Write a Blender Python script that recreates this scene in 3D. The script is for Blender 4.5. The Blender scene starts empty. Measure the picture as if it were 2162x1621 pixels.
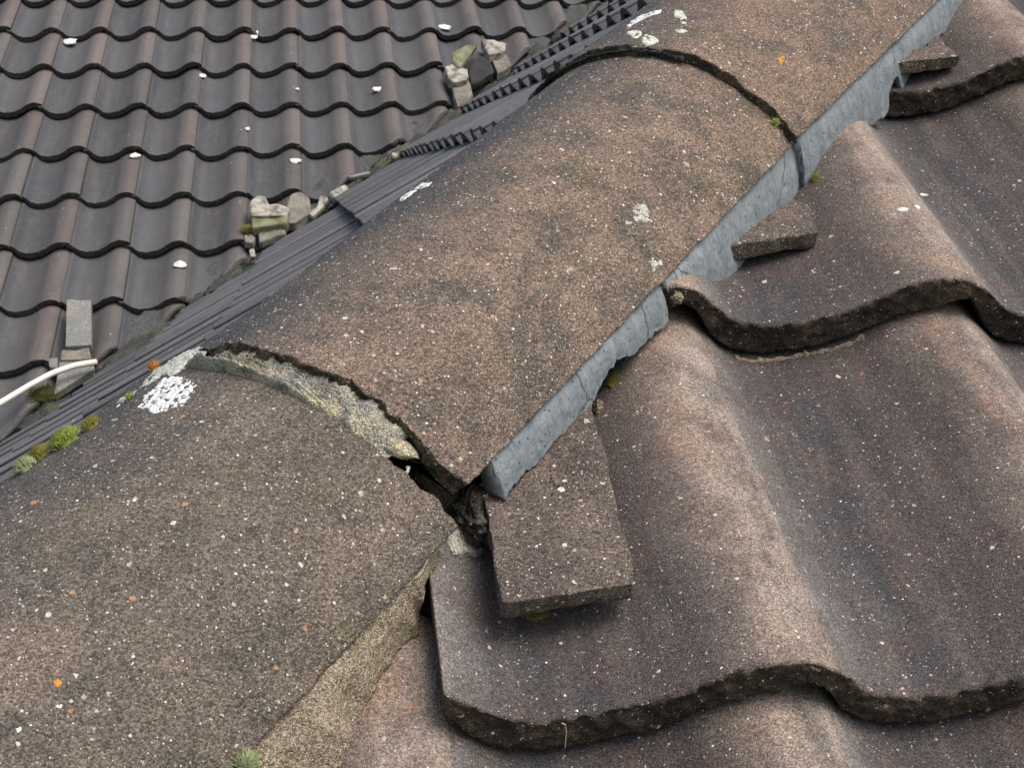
import bpy, bmesh, math, random
import numpy as np
from mathutils import Vector, Matrix

# ------------------------------------------------------------------ camera, world, sun
PT = 0.5931345                      # roof pitch (34 degrees), all slopes alike
F = 2993.31                         # focal length in photograph pixels (2162 wide)
RC = np.array([[0.9901796, -0.1391175, -0.0138068], [-0.0337512, -0.1420445, -0.9892847], [0.1356657, 0.9800355, -0.1453450]])
CP = np.array([-0.0470059, -0.6627328, 0.2457212])
S = bpy.context.scene
cam = bpy.data.cameras.new('camera'); co = bpy.data.objects.new('camera', cam); S.collection.objects.link(co)
cam.sensor_width = 36; cam.lens = 36 * F / 2162; cam.clip_start = 0.02; cam.clip_end = 500
mw = Matrix(((RC[0][0], -RC[1][0], -RC[2][0], CP[0]), (RC[0][1], -RC[1][1], -RC[2][1], CP[1]), (RC[0][2], -RC[1][2], -RC[2][2], CP[2]), (0, 0, 0, 1)))
co.matrix_world = mw
cam.dof.use_dof = True; cam.dof.focus_distance = 0.80; cam.dof.aperture_fstop = 90
S.camera = co
SUN_EL, SUN_AZ = math.radians(58), math.radians(140)      # azimuth clockwise from +Y (the way the camera looks)
W_ = bpy.data.worlds.new('World'); S.world = W_; W_.use_nodes = True
nt = W_.node_tree; sk = nt.nodes.new('ShaderNodeTexSky'); sk.sky_type = 'NISHITA'; sk.sun_disc = False
sk.sun_elevation = SUN_EL; sk.sun_rotation = SUN_AZ; sk.air_density = 1.0; sk.dust_density = 4.0; sk.ozone_density = 1.0
bg = nt.nodes['Background']; bg.inputs[1].default_value = 0.12; nt.links.new(sk.outputs[0], bg.inputs[0])
sl = bpy.data.lights.new('sun', 'SUN'); sl.energy = 1.5; sl.angle = math.radians(35); sl.color = (1.0, 0.95, 0.89)
so = bpy.data.objects.new('sun', sl); S.collection.objects.link(so)
sd = Vector((math.sin(SUN_AZ) * math.cos(SUN_EL), math.cos(SUN_AZ) * math.cos(SUN_EL), math.sin(SUN_EL)))
so.rotation_euler = sd.to_track_quat('Z', 'Y').to_euler()
S.view_settings.view_transform = 'Standard'; S.view_settings.look = 'None'; S.view_settings.exposure = 0.88; S.view_settings.gamma = 1

# ------------------------------------------------------------------ frame of the roofs
cp_, sp_, tp_ = math.cos(PT), math.sin(PT), math.tan(PT)
X = np.array([1., 0, 0]); U = np.array([0, cp_, sp_]); N = np.array([0, -sp_, cp_])        # slopes that face the camera
UL = np.array([cp_, 0, sp_]); NL = np.array([-sp_, 0, cp_]); SL = np.array([0, -1., 0])     # slope that faces left
TW, TG, TH = 0.2, 0.30736, 0.0364                                                           # tile cover, gauge, wave height
O_FAR = np.array([-1.0919090, 5.6957281, 0.8953084]); O_LEFT = np.array([0.2897309, 4.1729018, 0.3452965])
HIP, VAL = 0.2224987, 4.5900829                                                             # y - x on the hip and in the valley
HIP0 = np.array([0, HIP, HIP * tp_]); D = np.array([1, 1, tp_]); D /= np.linalg.norm(D)
WD = np.array([1, -1, 0]) / 2 ** .5; VD = np.cross(WD, D)
if VD[2] < 0: VD = -VD
RIDGE = {'M': (0.0197303, 0.0644410, -0.0229881, -0.0191245, 0.1384715, 1.09851), 'U': (0.0254503, 0.0780814, 0.0140468, -0.0153369, 0.1384715, 1.09851),
         'L': (-0.0252627, 0.0473504, -0.0095245, -0.0022267, 0.1665090, 1.09206)}
T0M, T0U = -0.12452, 0.27824
KR = {'M': 1.07, 'U': 1.099, 'L': 1.025}                     # how far out each ridge tile lies

def ridge_pt(k, phi, t, dr=0.0):
    a, b, ta, tb, r, th = RIDGE[k]; phi = np.asarray(phi, float)[..., None]; t = np.asarray(t, float)[..., None]; dr = np.asarray(dr, float)[..., None]
    return CP + (HIP0 - CP + D * t + WD * (a + ta * t + (r + dr) * np.sin(phi)) + VD * (b + tb * t - r + (r + dr) * np.cos(phi))) * KR[k]
def ray(x, y):
    d = RC.T @ np.array([(x - 1081) / F, (y - 810.5) / F, 1.0]); return d
def hit_plane(x, y, p0, n):
    d = ray(x, y); return CP + d * (((p0 - CP) @ n) / (d @ n))
def hit_near(x, y, h): return hit_plane(x, y, N * h, N)
def hit_far(x, y, h): return hit_plane(x, y, O_FAR + N * h, N)
def hit_left(x, y, h): return hit_plane(x, y, O_LEFT + NL * h, NL)
def hit_ridge(k, x, y):
    a, b, ta, tb, r, th = RIDGE[k]; d = ray(x, y); p = CP - HIP0
    t0, t1 = p @ D, d @ D
    x0, x1 = p @ WD - a - ta * t0, d @ WD - ta * t1
    y0, y1 = p @ VD - (b + tb * t0 - r), d @ VD - tb * t1
    A, B, C_ = x1 * x1 + y1 * y1, 2 * (x0 * x1 + y0 * y1), x0 * x0 + y0 * y0 - r * r
    q = B * B - 4 * A * C_
    s = (-B - math.sqrt(q)) / (2 * A) if q > 0 else -B / (2 * A)
    return math.atan2(x0 + s * x1, y0 + s * y1), t0 + s * t1
def project(P):
    q = RC @ (np.asarray(P) - CP); return 1081 + F * q[0] / q[2], 810.5 + F * q[1] / q[2]

# ------------------------------------------------------------------ noise for real surface relief
def _h(i, j, k, seed):
    n = (i * 374761393 + j * 668265263 + k * 2147483647 + seed * 1274126177) & 0xffffffff
    n = ((n ^ (n >> 13)) * 1274126177) & 0xffffffff
    n = ((n ^ (n >> 16)) * 2246822519) & 0xffffffff
    return ((n ^ (n >> 15)) & 0xffff) / 32767.5 - 1.0
def vnoise(P, sc, seed=0):
    q = np.asarray(P, float) * sc; f = np.floor(q); i = f.astype(np.int64); u = q - f; u = u * u * (3 - 2 * u)
    o = 0
    for a in (0, 1):
        for b in (0, 1):
            for c in (0, 1):
                w = (u[..., 0] if a else 1 - u[..., 0]) * (u[..., 1] if b else 1 - u[..., 1]) * (u[..., 2] if c else 1 - u[..., 2])
                o = o + w * _h(i[..., 0] + a, i[..., 1] + b, i[..., 2] + c, seed)
    return o
def fbm(P, sc, seed=0, oct=3):
    o = 0; a = 1.0
    for k in range(oct): o = o + a * vnoise(P, sc * 2 ** k, seed + 17 * k); a *= .55
    return o
def sstep(x, a, b):
    x = np.clip((np.asarray(x, float) - a) / (b - a), 0, 1); return x * x * (3 - 2 * x)

# ------------------------------------------------------------------ materials
def mat(name): 
    m = bpy.data.materials.new(name); m.use_nodes = True; return m
class NT:
    def __init__(s, m): s.t = m.node_tree; s.n = s.t.nodes; s.l = s.t.links; s.b = s.n['Principled BSDF']
    def add(s, typ, ins=None, **kw):
        x = s.n.new(typ)
        for k, v in kw.items(): setattr(x, k, v)
        for k, v in (ins or {}).items():
            if isinstance(v, bpy.types.NodeSocket): s.l.new(v, x.inputs[k])
            else: x.inputs[k].default_value = v
        return x
    def math(s, op, a, b=0.0, clamp=False): return s.add('ShaderNodeMath', {0: a, 1: b}, operation=op, use_clamp=clamp).outputs[0]
    def mix(s, f, a, b, mode='MIX'):
        x = s.add('ShaderNodeMix', data_type='RGBA', blend_type=mode)
        for k, v in ((0, f), (6, a), (7, b)):
            if isinstance(v, bpy.types.NodeSocket): s.l.new(v, x.inputs[k])
            else: x.inputs[k].default_value = v if not isinstance(v, tuple) else (*v, 1)
        return x.outputs[2]
    def ramp(s, f, stops, interp='LINEAR'):
        x = s.add('ShaderNodeValToRGB', {0: f}); r = x.color_ramp; r.interpolation = interp
        while len(r.elements) < len(stops): r.elements.new(.5)
        for e, (p, c) in zip(r.elements, stops): e.position = p; e.color = (*c, 1) if isinstance(c, tuple) else (c, c, c, 1)
        return x.outputs[0]
    def noise(s, v, sc, det=3, rough=.55, dist=0.0): return s.add('ShaderNodeTexNoise', {'Vector': v, 'Scale': sc, 'Detail': det, 'Roughness': rough, 'Distortion': dist}).outputs[0]
    def vor(s, v, sc, feat='F1', rnd=1.0): return s.add('ShaderNodeTexVoronoi', {'Vector': v, 'Scale': sc, 'Randomness': rnd}, feature=feat)
    def coords(s):
        tc = s.add('ShaderNodeTexCoord'); oi = s.add('ShaderNodeObjectInfo')
        o = s.math('MULTIPLY', oi.outputs['Random'], 31.0)
        v = s.add('ShaderNodeVectorMath', {0: tc.outputs['Object'], 1: s.add('ShaderNodeCombineXYZ', {0: o, 1: o, 2: o}).outputs[0]}, operation='ADD').outputs[0]
        return v, tc, oi

def granular(name, colour, grain=520, spread=.5, speck=.5, pebble=.35, bump=.8, rough=.93, pit=.42, peb_cols=None, far=False):
    """sanded concrete: colour(nt, v, tc, oi) gives the pigment, then sand grains, pale specks and pebbles"""
    m = mat(name); k = NT(m); v, tc, oi = k.coords()
    c = colour(k, v, tc, oi)
    grain = grain * 1.75; g1 = k.vor(v, grain); r1 = k.add('ShaderNodeSeparateColor', {0: g1.outputs['Color']})
    gr = k.math('MULTIPLY_ADD', r1.outputs[0], 2 * spread); k.n[-1].inputs[2].default_value = 1 - spread
    c = k.mix(1.0, c, k.add('ShaderNodeCombineColor', {0: gr, 1: gr, 2: gr}).outputs[0], 'MULTIPLY')
    fine = k.noise(v, grain * 1.1, 2, .7)
    fr = k.ramp(fine, [(.36, pit), (.48, .95), (.64, 1.6)])
    c = k.mix(.8, c, fr, 'MULTIPLY')
    h = k.math('ADD', k.math('MULTIPLY', fine, .9), k.math('MULTIPLY', k.math('SUBTRACT', 1.0, g1.outputs['Distance']), .6))
    def stones(c, sc, size, keep, cols, seed):
        vv = k.add('ShaderNodeVectorMath', {0: v, 1: (seed, seed * 1.7, seed * .3)}, operation='ADD').outputs[0]
        wob = k.add('ShaderNodeVectorMath', {0: vv, 1: k.add('ShaderNodeVectorMath', {0: k.add('ShaderNodeTexNoise', {'Vector': vv, 'Scale': sc * 2.2, 'Detail': 1.0}).outputs[1], 3: .5 / sc}, operation='SCALE').outputs[0]}, operation='ADD').outputs[0]
        q = k.vor(wob, sc); s_ = k.add('ShaderNodeSeparateColor', {0: q.outputs['Color']})
        rad = k.math('MULTIPLY_ADD', s_.outputs[1], size * .7); k.n[-1].inputs[2].default_value = size * .5
        inn = k.math('LESS_THAN', q.outputs['Distance'], rad)
        inn = k.math('MULTIPLY', inn, k.math('GREATER_THAN', s_.outputs[0], 1 - keep))
        return k.mix(inn, c, k.ramp(s_.outputs[2], cols)), inn
    pc = peb_cols or [(0, (.62, .58, .52)), (.35, (.45, .38, .30)), (.6, (.40, .22, .10)), (.8, (.25, .17, .13)), (1, (.70, .66, .6))]
    c, i0 = stones(c, 820, .34, .055 + .05 * speck, [(0, (.34, .30, .26)), (.5, (.46, .42, .37)), (1, (.62, .59, .54))], 21.3)
    c, i1 = stones(c, 460, .31, speck * .20, [(0, (.6, .54, .47)), (.4, (.36, .29, .22)), (1, (.82, .79, .74))], 3.1)
    c, i2 = stones(c, 200, .235, pebble * .30, pc, 7.7)
    c, i3 = stones(c, 88, .15, pebble * .22, pc, 12.9)
    h = k.math('ADD', h, k.math('MULTIPLY', k.math('MAXIMUM', k.math('MAXIMUM', i1, i2), i3), .5))
    b = k.add('ShaderNodeBump', {'Strength': min(1, bump * 1.25), 'Distance': .0015, 'Height': h})
    k.l.new(b.outputs[0], k.b.inputs['Normal']); k.l.new(c, k.b.inputs['Base Color'])
    k.b.inputs['Roughness'].default_value = rough; k.b.inputs['Specular IOR Level'].default_value = .25
    return m

def col_near(k, v, tc, oi):
    uv = k.add('ShaderNodeSeparateXYZ', {0: k.add('ShaderNodeUVMap', uv_map='wave').outputs[0]})
    n1 = k.noise(v, 9, 4, .6); n2 = k.noise(v, 34, 4, .6)
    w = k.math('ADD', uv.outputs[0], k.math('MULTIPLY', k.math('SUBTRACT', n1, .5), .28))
    c = k.ramp(w, [(.0, (.24, .21, .185)), (.09, (.165, .153, .142)), (.19, (.078, .073, .072)), (.34, (.052, .050, .051)), (.52, (.066, .057, .055)), (.68, (.086, .071, .064)), (.80, (.150, .120, .100)), (.90, (.27, .213, .168)), (1.0, (.29, .24, .195))])  # pale crest and right flank: wear, with the soft highlight painted in
    c = k.mix(k.ramp(n2, [(.45, 0.0), (.72, .75)]), c, (.085, .058, .052))
    c = k.mix(k.ramp(k.noise(v, 14, 3), [(.55, 0.0), (.75, .6)]), c, (.055, .056, .058))
    mp = k.add('ShaderNodeMapping', {0: v}); mp.inputs['Scale'].default_value = (1, .13, .13)
    c = k.mix(k.ramp(k.noise(mp.outputs[0], 70, 4, .65), [(.46, 0.0), (.68, .55)]), c, (.125, .105, .09))          # run-off marks down the slope
    c = k.mix(k.ramp(k.noise(mp.outputs[0], 46, 4, .6), [(.56, 0.0), (.72, .55)]), c, (.040, .038, .037))
    c = k.mix(k.ramp(k.noise(v, 18, 4, .7), [(.58, 0.0), (.72, .45)]), c, (.125, .068, .050))
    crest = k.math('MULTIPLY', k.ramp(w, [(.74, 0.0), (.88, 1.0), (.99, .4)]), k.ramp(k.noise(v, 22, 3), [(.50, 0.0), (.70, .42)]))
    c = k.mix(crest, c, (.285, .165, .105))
    edge = uv.outputs[1]                                            # 1 on the broken butt face: bare dark concrete with grime
    return k.mix(edge, c, k.mix(k.ramp(n2, [(.4, 0.0), (.65, 1.0)]), (.036, .028, .022), (.092, .069, .049)))
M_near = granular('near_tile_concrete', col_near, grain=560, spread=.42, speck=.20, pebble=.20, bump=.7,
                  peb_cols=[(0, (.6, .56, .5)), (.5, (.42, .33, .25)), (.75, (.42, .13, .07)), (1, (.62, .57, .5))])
def col_ridge(a, b, dark, side):
    def f(k, v, tc, oi):
        uv = k.add('ShaderNodeSeparateXYZ', {0: k.add('ShaderNodeUVMap', uv_map='wave').outputs[0]})
        n1 = k.noise(v, 11, 5, .62); n2 = k.noise(v, 45, 4, .6)
        c = k.mix(k.ramp(n1, [(.40, 0.0), (.62, 1.0)]), a, b)
        c = k.mix(k.ramp(k.noise(v, 26, 5, .68), [(.44, 0.0), (.63, .95)]), c, dark)
        w = k.math('ADD', uv.outputs[0], k.math('MULTIPLY', k.math('SUBTRACT', n1, .5), .30))
        c = k.mix(k.ramp(w, [(.40, side), (.66, 0.0)]), c, (.060, .058, .057))       # grey algae on the north side of the tile
        c = k.mix(k.math('MULTIPLY', k.ramp(k.noise(v, 17, 4, .7), [(.55, 0.0), (.70, .55)]), 1.0), c, (.12, .105, .06))
        return k.mix(uv.outputs[1], c, k.mix(k.ramp(n2, [(.4, 0.0), (.65, 1.0)]), (.036, .027, .02), (.13, .095, .058)))
    return f
M_ridgeM = granular('brown_ridge_concrete', col_ridge((.208, .150, .110), (.162, .120, .090), (.092, .078, .064), 1.0), grain=480, spread=.5, speck=.6, pebble=.7)
M_ridgeU = granular('upper_ridge_concrete', col_ridge((.210, .145, .105), (.17, .122, .092), (.10, .084, .068), .9), grain=480, spread=.5, speck=.6, pebble=.6)
M_ridgeL = granular('old_ridge_concrete', col_ridge((.160, .127, .098), (.126, .103, .082), (.088, .078, .064), .8), grain=480, spread=.48, speck=.45, pebble=.7, pit=.5)
M_slip = granular('slip_concrete', lambda k, v, tc, oi: k.mix(k.ramp(k.noise(v, 24, 4), [(.4, 0.0), (.65, 1.0)]), (.092, .074, .061), (.142, .110, .087)), grain=480, speck=.5, pebble=.8, spread=.55,
                  peb_cols=[(0, (.62, .58, .5)), (.5, (.5, .4, .27)), (.8, (.3, .28, .25)), (1, (.66, .62, .55))])
def col_sand(k, v, tc, oi):
    c = k.mix(k.ramp(k.noise(v, 20, 4), [(.4, 0.0), (.65, 1.0)]), (.27, .222, .155), (.20, .168, .12))
    return k.mix(k.ramp(k.noise(v, 9, 3), [(.52, 0.0), (.72, .7)]), c, (.34, .235, .12))
M_sand = granular('sandy_mortar', col_sand, grain=620, spread=.6, speck=.25, pebble=.15, bump=1.0)
def col_core(k, v, tc, oi): return k.mix(k.ramp(k.noise(v, 40, 4), [(.4, 0.0), (.65, 1.0)]), (.035, .031, .026), (.105, .09, .066))
M_core = granular('dark_bedding_mortar', col_core, grain=420, speck=.2, pebble=.2, bump=1.0)
def col_crust(k, v, tc, oi):
    c = k.mix(k.ramp(k.noise(v, 38, 4), [(.44, 0.0), (.58, 1.0)]), (.33, .315, .26), (.47, .41, .27))
    return k.mix(k.ramp(k.noise(v, 75, 3), [(.55, 0.0), (.68, .8)]), c, (.15, .145, .125))
M_crust = granular('yellowed_mortar', col_crust, grain=600, spread=.4, speck=.2, pebble=.1, bump=.9)
M_pale = granular('pale_mortar', lambda k, v, tc, oi: k.mix(k.ramp(k.noise(v, 30, 4), [(.42, 0.0), (.62, 1.0)]), (.36, .34, .285), (.14, .132, .105)), grain=300, spread=.3, speck=.1, pebble=.1)
M_greymort = granular('weathered_valley_mortar', lambda k, v, tc, oi: k.mix(k.ramp(k.noise(v, 16, 4), [(.42, 0.0), (.62, 1.0)]), (.21, .19, .155), (.125, .115, .095)), grain=300, spread=.3, speck=.1, pebble=.1)
M_mossmort = granular('mossy_valley_mortar', lambda k, v, tc, oi: k.mix(k.ramp(k.noise(v, 12, 4), [(.45, 0.0), (.6, 1.0)]), (.035, .037, .034), (.065, .068, .04)), grain=200, spread=.4, speck=.1, pebble=.1)
M_greenmort = granular('green_stained_mortar', lambda k, v, tc, oi: k.mix(k.ramp(k.noise(v, 18, 4), [(.45, 0.0), (.6, 1.0)]), (.20, .20, .12), (.10, .115, .05)), grain=300, spread=.3, speck=.1, pebble=.1)
M_slate = granular('grey_slip', lambda k, v, tc, oi: k.mix(k.ramp(k.noise(v, 10, 4), [(.45, 0.0), (.6, 1.0)]), (.17, .175, .16), (.22, .20, .175)), grain=250, spread=.25, speck=.2, pebble=.6)

def M_pointing():
    m = mat('brushed_grey_mortar'); k = NT(m); v, tc, oi = k.coords()
    mp = k.add('ShaderNodeMapping', {0: k.add('ShaderNodeUVMap', uv_map='wave').outputs[0]}); mp.inputs['Scale'].default_value = (1, .22, 1); mp.inputs['Rotation'].default_value = (0, 0, .5)
    st = k.noise(mp.outputs[0], 420, 4, .65); st2 = k.noise(mp.outputs[0], 90, 4, .6); n1 = k.noise(v, 28, 4, .6)
    c = k.mix(k.ramp(n1, [(.38, 0.0), (.66, 1.0)]), (.143, .168, .181), (.180, .206, .219))
    c = k.mix(k.ramp(st2, [(.44, .0), (.68, .6)]), c, (.265, .285, .292))
    c = k.mix(k.ramp(st, [(.34, .55), (.50, 0.0)]), c, (.095, .105, .11))
    pit = k.vor(v, 330); ps = k.add('ShaderNodeSeparateColor', {0: pit.outputs['Color']})
    pi = k.math('MULTIPLY', k.math('LESS_THAN', pit.outputs['Distance'], .27), k.math('GREATER_THAN', ps.outputs[0], .88))
    c = k.mix(pi, c, (.045, .048, .05))
    gr = k.ramp(k.noise(v, 850, 2, .7), [(.35, .74), (.5, 1.0), (.65, 1.2)]); c = k.mix(1.0, c, gr, 'MULTIPLY')
    # hairline shrinkage cracks
    cr = k.vor(k.add('ShaderNodeVectorMath', {0: v, 1: k.add('ShaderNodeVectorMath', {0: k.add('ShaderNodeTexNoise', {'Vector': v, 'Scale': 60.0}).outputs[1], 3: .012}, operation='SCALE').outputs[0]}, operation='ADD').outputs[0], 7, 'DISTANCE_TO_EDGE')
    ck = k.ramp(cr.outputs[0], [(.003, 1.0), (.007, 0.0)]); c = k.mix(k.math('MULTIPLY', ck, .8), c, (.05, .053, .055))
    h = k.math('SUBTRACT', k.math('ADD', st, k.math('MULTIPLY', st2, 1.2)), k.math('MULTIPLY', k.math('ADD', pi, ck), .8))
    b = k.add('ShaderNodeBump', {'Strength': .35, 'Distance': .001, 'Height': h})
    k.l.new(b.outputs[0], k.b.inputs['Normal']); k.l.new(c, k.b.inputs['Base Color']); k.b.inputs['Roughness'].default_value = .85
    return m
M_point = M_pointing()

def M_fartile(name, tint, edge=1.0, sat=1.0):
    m = mat(name); k = NT(m); v, tc, oi = k.coords()
    uv = k.add('ShaderNodeSeparateXYZ', {0: k.add('ShaderNodeUVMap', uv_map='wave').outputs[0]})
    n1 = k.noise(v, 7, 4, .6); n2 = k.noise(v, 40, 4, .6)
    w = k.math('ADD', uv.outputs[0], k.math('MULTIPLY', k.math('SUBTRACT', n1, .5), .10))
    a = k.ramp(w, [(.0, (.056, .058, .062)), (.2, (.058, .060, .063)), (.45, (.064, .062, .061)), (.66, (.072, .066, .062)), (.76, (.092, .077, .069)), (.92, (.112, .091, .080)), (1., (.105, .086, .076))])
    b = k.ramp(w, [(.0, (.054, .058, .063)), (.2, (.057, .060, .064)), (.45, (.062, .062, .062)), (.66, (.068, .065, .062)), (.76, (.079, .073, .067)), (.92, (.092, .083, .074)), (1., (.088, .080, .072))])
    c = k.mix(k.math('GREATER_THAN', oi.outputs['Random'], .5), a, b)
    rv = k.math('MULTIPLY_ADD', k.math('FRACT', k.math('MULTIPLY', oi.outputs['Random'], 17.3)), .42 * tint); k.n[-1].inputs[2].default_value = .79 * tint
    c = k.mix(1.0, c, k.add('ShaderNodeCombineColor', {0: rv, 1: rv, 2: rv}).outputs[0], 'MULTIPLY')
    c = k.mix(k.ramp(n2, [(.5, 0.0), (.75, .4)]), c, (.105, .095, .087))
    mp = k.add('ShaderNodeMapping', {0: v}); mp.inputs['Scale'].default_value = (1, .15, .15)
    c = k.mix(k.ramp(k.noise(mp.outputs[0], 34, 4, .65), [(.48, 0.0), (.7, .5)]), c, (.10, .088, .078))
    c = k.mix(k.ramp(k.noise(v, 5, 4, .65), [(.52, 0.0), (.68, .45)]), c, (.045, .044, .043))
    mp2 = k.add('ShaderNodeMapping', {0: v}); mp2.inputs['Scale'].default_value = (1, .45, .45)
    sp = k.vor(mp2.outputs[0], 75); ss = k.add('ShaderNodeSeparateColor', {0: sp.outputs['Color']})
    inn = k.math('MULTIPLY', k.math('LESS_THAN', sp.outputs['Distance'], .17), k.math('GREATER_THAN', ss.outputs[0], .86))
    inn = k.math('MULTIPLY', inn, k.ramp(w, [(.66, .12), (.8, 1.0)])); inn = k.math('MULTIPLY', inn, k.ramp(k.noise(v, 9, 2), [(.45, .1), (.6, 1.0)]))
    c = k.mix(k.math('MULTIPLY', inn, .8), c, k.mix(ss.outputs[1], (.30, .25, .19), (.40, .38, .33)))
    sp2 = k.vor(v, 19); s2 = k.add('ShaderNodeSeparateColor', {0: sp2.outputs['Color']})
    c = k.mix(k.math('MULTIPLY', k.math('LESS_THAN', sp2.outputs['Distance'], .07), k.math('GREATER_THAN', s2.outputs[0], .9)), c, (.035, .035, .035))
    gr = k.ramp(k.noise(v, 260, 2, .7), [(.35, .72), (.65, 1.28)]); c = k.mix(1.0, c, gr, 'MULTIPLY')
    c = k.add('ShaderNodeHueSaturation', {'Saturation': sat, 'Color': c}).outputs[0]
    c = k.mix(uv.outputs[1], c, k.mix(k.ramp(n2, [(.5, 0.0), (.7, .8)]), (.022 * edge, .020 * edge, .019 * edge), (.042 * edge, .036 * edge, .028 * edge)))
    b_ = k.add('ShaderNodeBump', {'Strength': .4, 'Distance': .002, 'Height': n2})
    k.l.new(b_.outputs[0], k.b.inputs['Normal']); k.l.new(c, k.b.inputs['Base Color']); k.b.inputs['Roughness'].default_value = .72
    return m
M_far = M_fartile('far_tile_concrete', .90, 1.45); M_left = M_fartile('glancing_tile_concrete', .95, .45, .35)  # near-black lip sides on the glancing tiles: occlusion between rolls painted in

def plain(name, cols, sc=30, rough=.9, bump=.5, dist=.002, grain=None):
    m = mat(name); k = NT(m); v, tc, oi = k.coords(); n = k.noise(v, sc, 4, .65)
    c = k.ramp(n, [(.3 + .4 * i / max(1, len(cols) - 1), q) for i, q in enumerate(cols)])
    if grain: c = k.mix(1.0, c, k.ramp(k.noise(v, grain, 2, .7), [(.35, .6), (.65, 1.35)]), 'MULTIPLY')
    b = k.add('ShaderNodeBump', {'Strength': bump, 'Distance': dist, 'Height': k.noise(v, sc * 4, 3, .6)})
    k.l.new(b.outputs[0], k.b.inputs['Normal']); k.l.new(c, k.b.inputs['Base Color']); k.b.inputs['Roughness'].default_value = rough
    return m
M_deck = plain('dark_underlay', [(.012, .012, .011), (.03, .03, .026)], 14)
M_valley = plain('old_valley_lining', [(.026, .028, .027), (.055, .06, .058), (.04, .042, .03)], 9, grain=120)
M_lichW = plain('white_lichen', [(.36, .37, .35), (.66, .67, .65), (.50, .51, .48)], 160, bump=1, dist=.001, grain=700)
M_lichG = plain('grey_lichen', [(.30, .31, .26), (.48, .49, .42)], 220, bump=1, dist=.001, grain=700)
M_lichY = plain('greenish_white_lichen', [(.38, .40, .30), (.62, .63, .53)], 160, bump=1, dist=.001, grain=700)
M_lichO = plain('orange_lichen', [(.42, .17, .02), (.62, .30, .04)], 200, bump=1, dist=.001)
M_moss = plain('green_moss', [(.10, .14, .02), (.20, .25, .04), (.15, .19, .03)], 220)
M_mossY = plain('olive_moss', [(.10, .095, .012), (.22, .19, .03)], 220)
M_mossP = plain('pale_tipped_moss', [(.13, .16, .05), (.36, .40, .22)], 260)
M_white = plain('white_splash', [(.42, .42, .38), (.66, .66, .61)], 60)
M_cable = plain('cream_plastic', [(.62, .56, .46), (.70, .66, .57), (.55, .38, .22)], 3.2, rough=.5, bump=.1)
M_straw = plain('dry_straw', [(.45, .36, .2), (.6, .5, .32)], 60)
M_ground = plain('distant_lawn', [(.03, .05, .015), (.05, .075, .02)], .4)

# ------------------------------------------------------------------ mesh helpers
COL = S.collection
def link(name, me, material, parent=None, M=None):
    o = bpy.data.objects.new(name, me); COL.objects.link(o)
    if material is not None and not me.materials: me.materials.append(material)
    if parent is not None: o.parent = parent
    if M is not None: o.matrix_world = M
    return o
def tag(o, label=None, cat=None, group=None, kind=None):
    if label: o['label'] = label
    if cat: o['category'] = cat
    if group: o['group'] = group
    if kind: o['kind'] = kind
    return o
def pydata(name, verts, faces, uv=None, smooth=True):
    me = bpy.data.meshes.new(name); me.from_pydata([tuple(map(float, v)) for v in verts], [], faces)
    if uv is not None:
        l = me.uv_layers.new(name='wave'); idx = np.empty(len(me.loops), np.int32); me.loops.foreach_get('vertex_index', idx)
        l.data.foreach_set('uv', np.asarray(uv, np.float32)[idx].ravel())
    if smooth: me.polygons.foreach_set('use_smooth', [True] * len(me.polygons))
    me.update(); return me
def grid_faces(nu, nv, closed=False):
    f = []
    for i in range(nu - 1):
        for j in range(nv if closed else nv - 1):
            k = (j + 1) % nv; f.append((i * nv + j, i * nv + k, (i + 1) * nv + k, (i + 1) * nv + j))
    return f
def tube_grid(name, P, uv, smooth=True):
    """P[nu, nv, 3]: nu closed loops of nv points, ends capped with fans"""
    nu, nv = P.shape[:2]; f = grid_faces(nu, nv, True)
    V = list(P.reshape(-1, 3)); uvs = list(uv.reshape(-1, 2))
    for i in (0, nu - 1):
        r = list(range(i * nv, (i + 1) * nv)); f.append(tuple(r) if i else tuple(reversed(r)))
    me = pydata(name, V, f, uvs, smooth)
    return me
def recalc(me):
    bm = bmesh.new(); bm.from_mesh(me); bmesh.ops.recalc_face_normals(bm, faces=bm.faces); bm.to_mesh(me); bm.free(); return me

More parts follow.
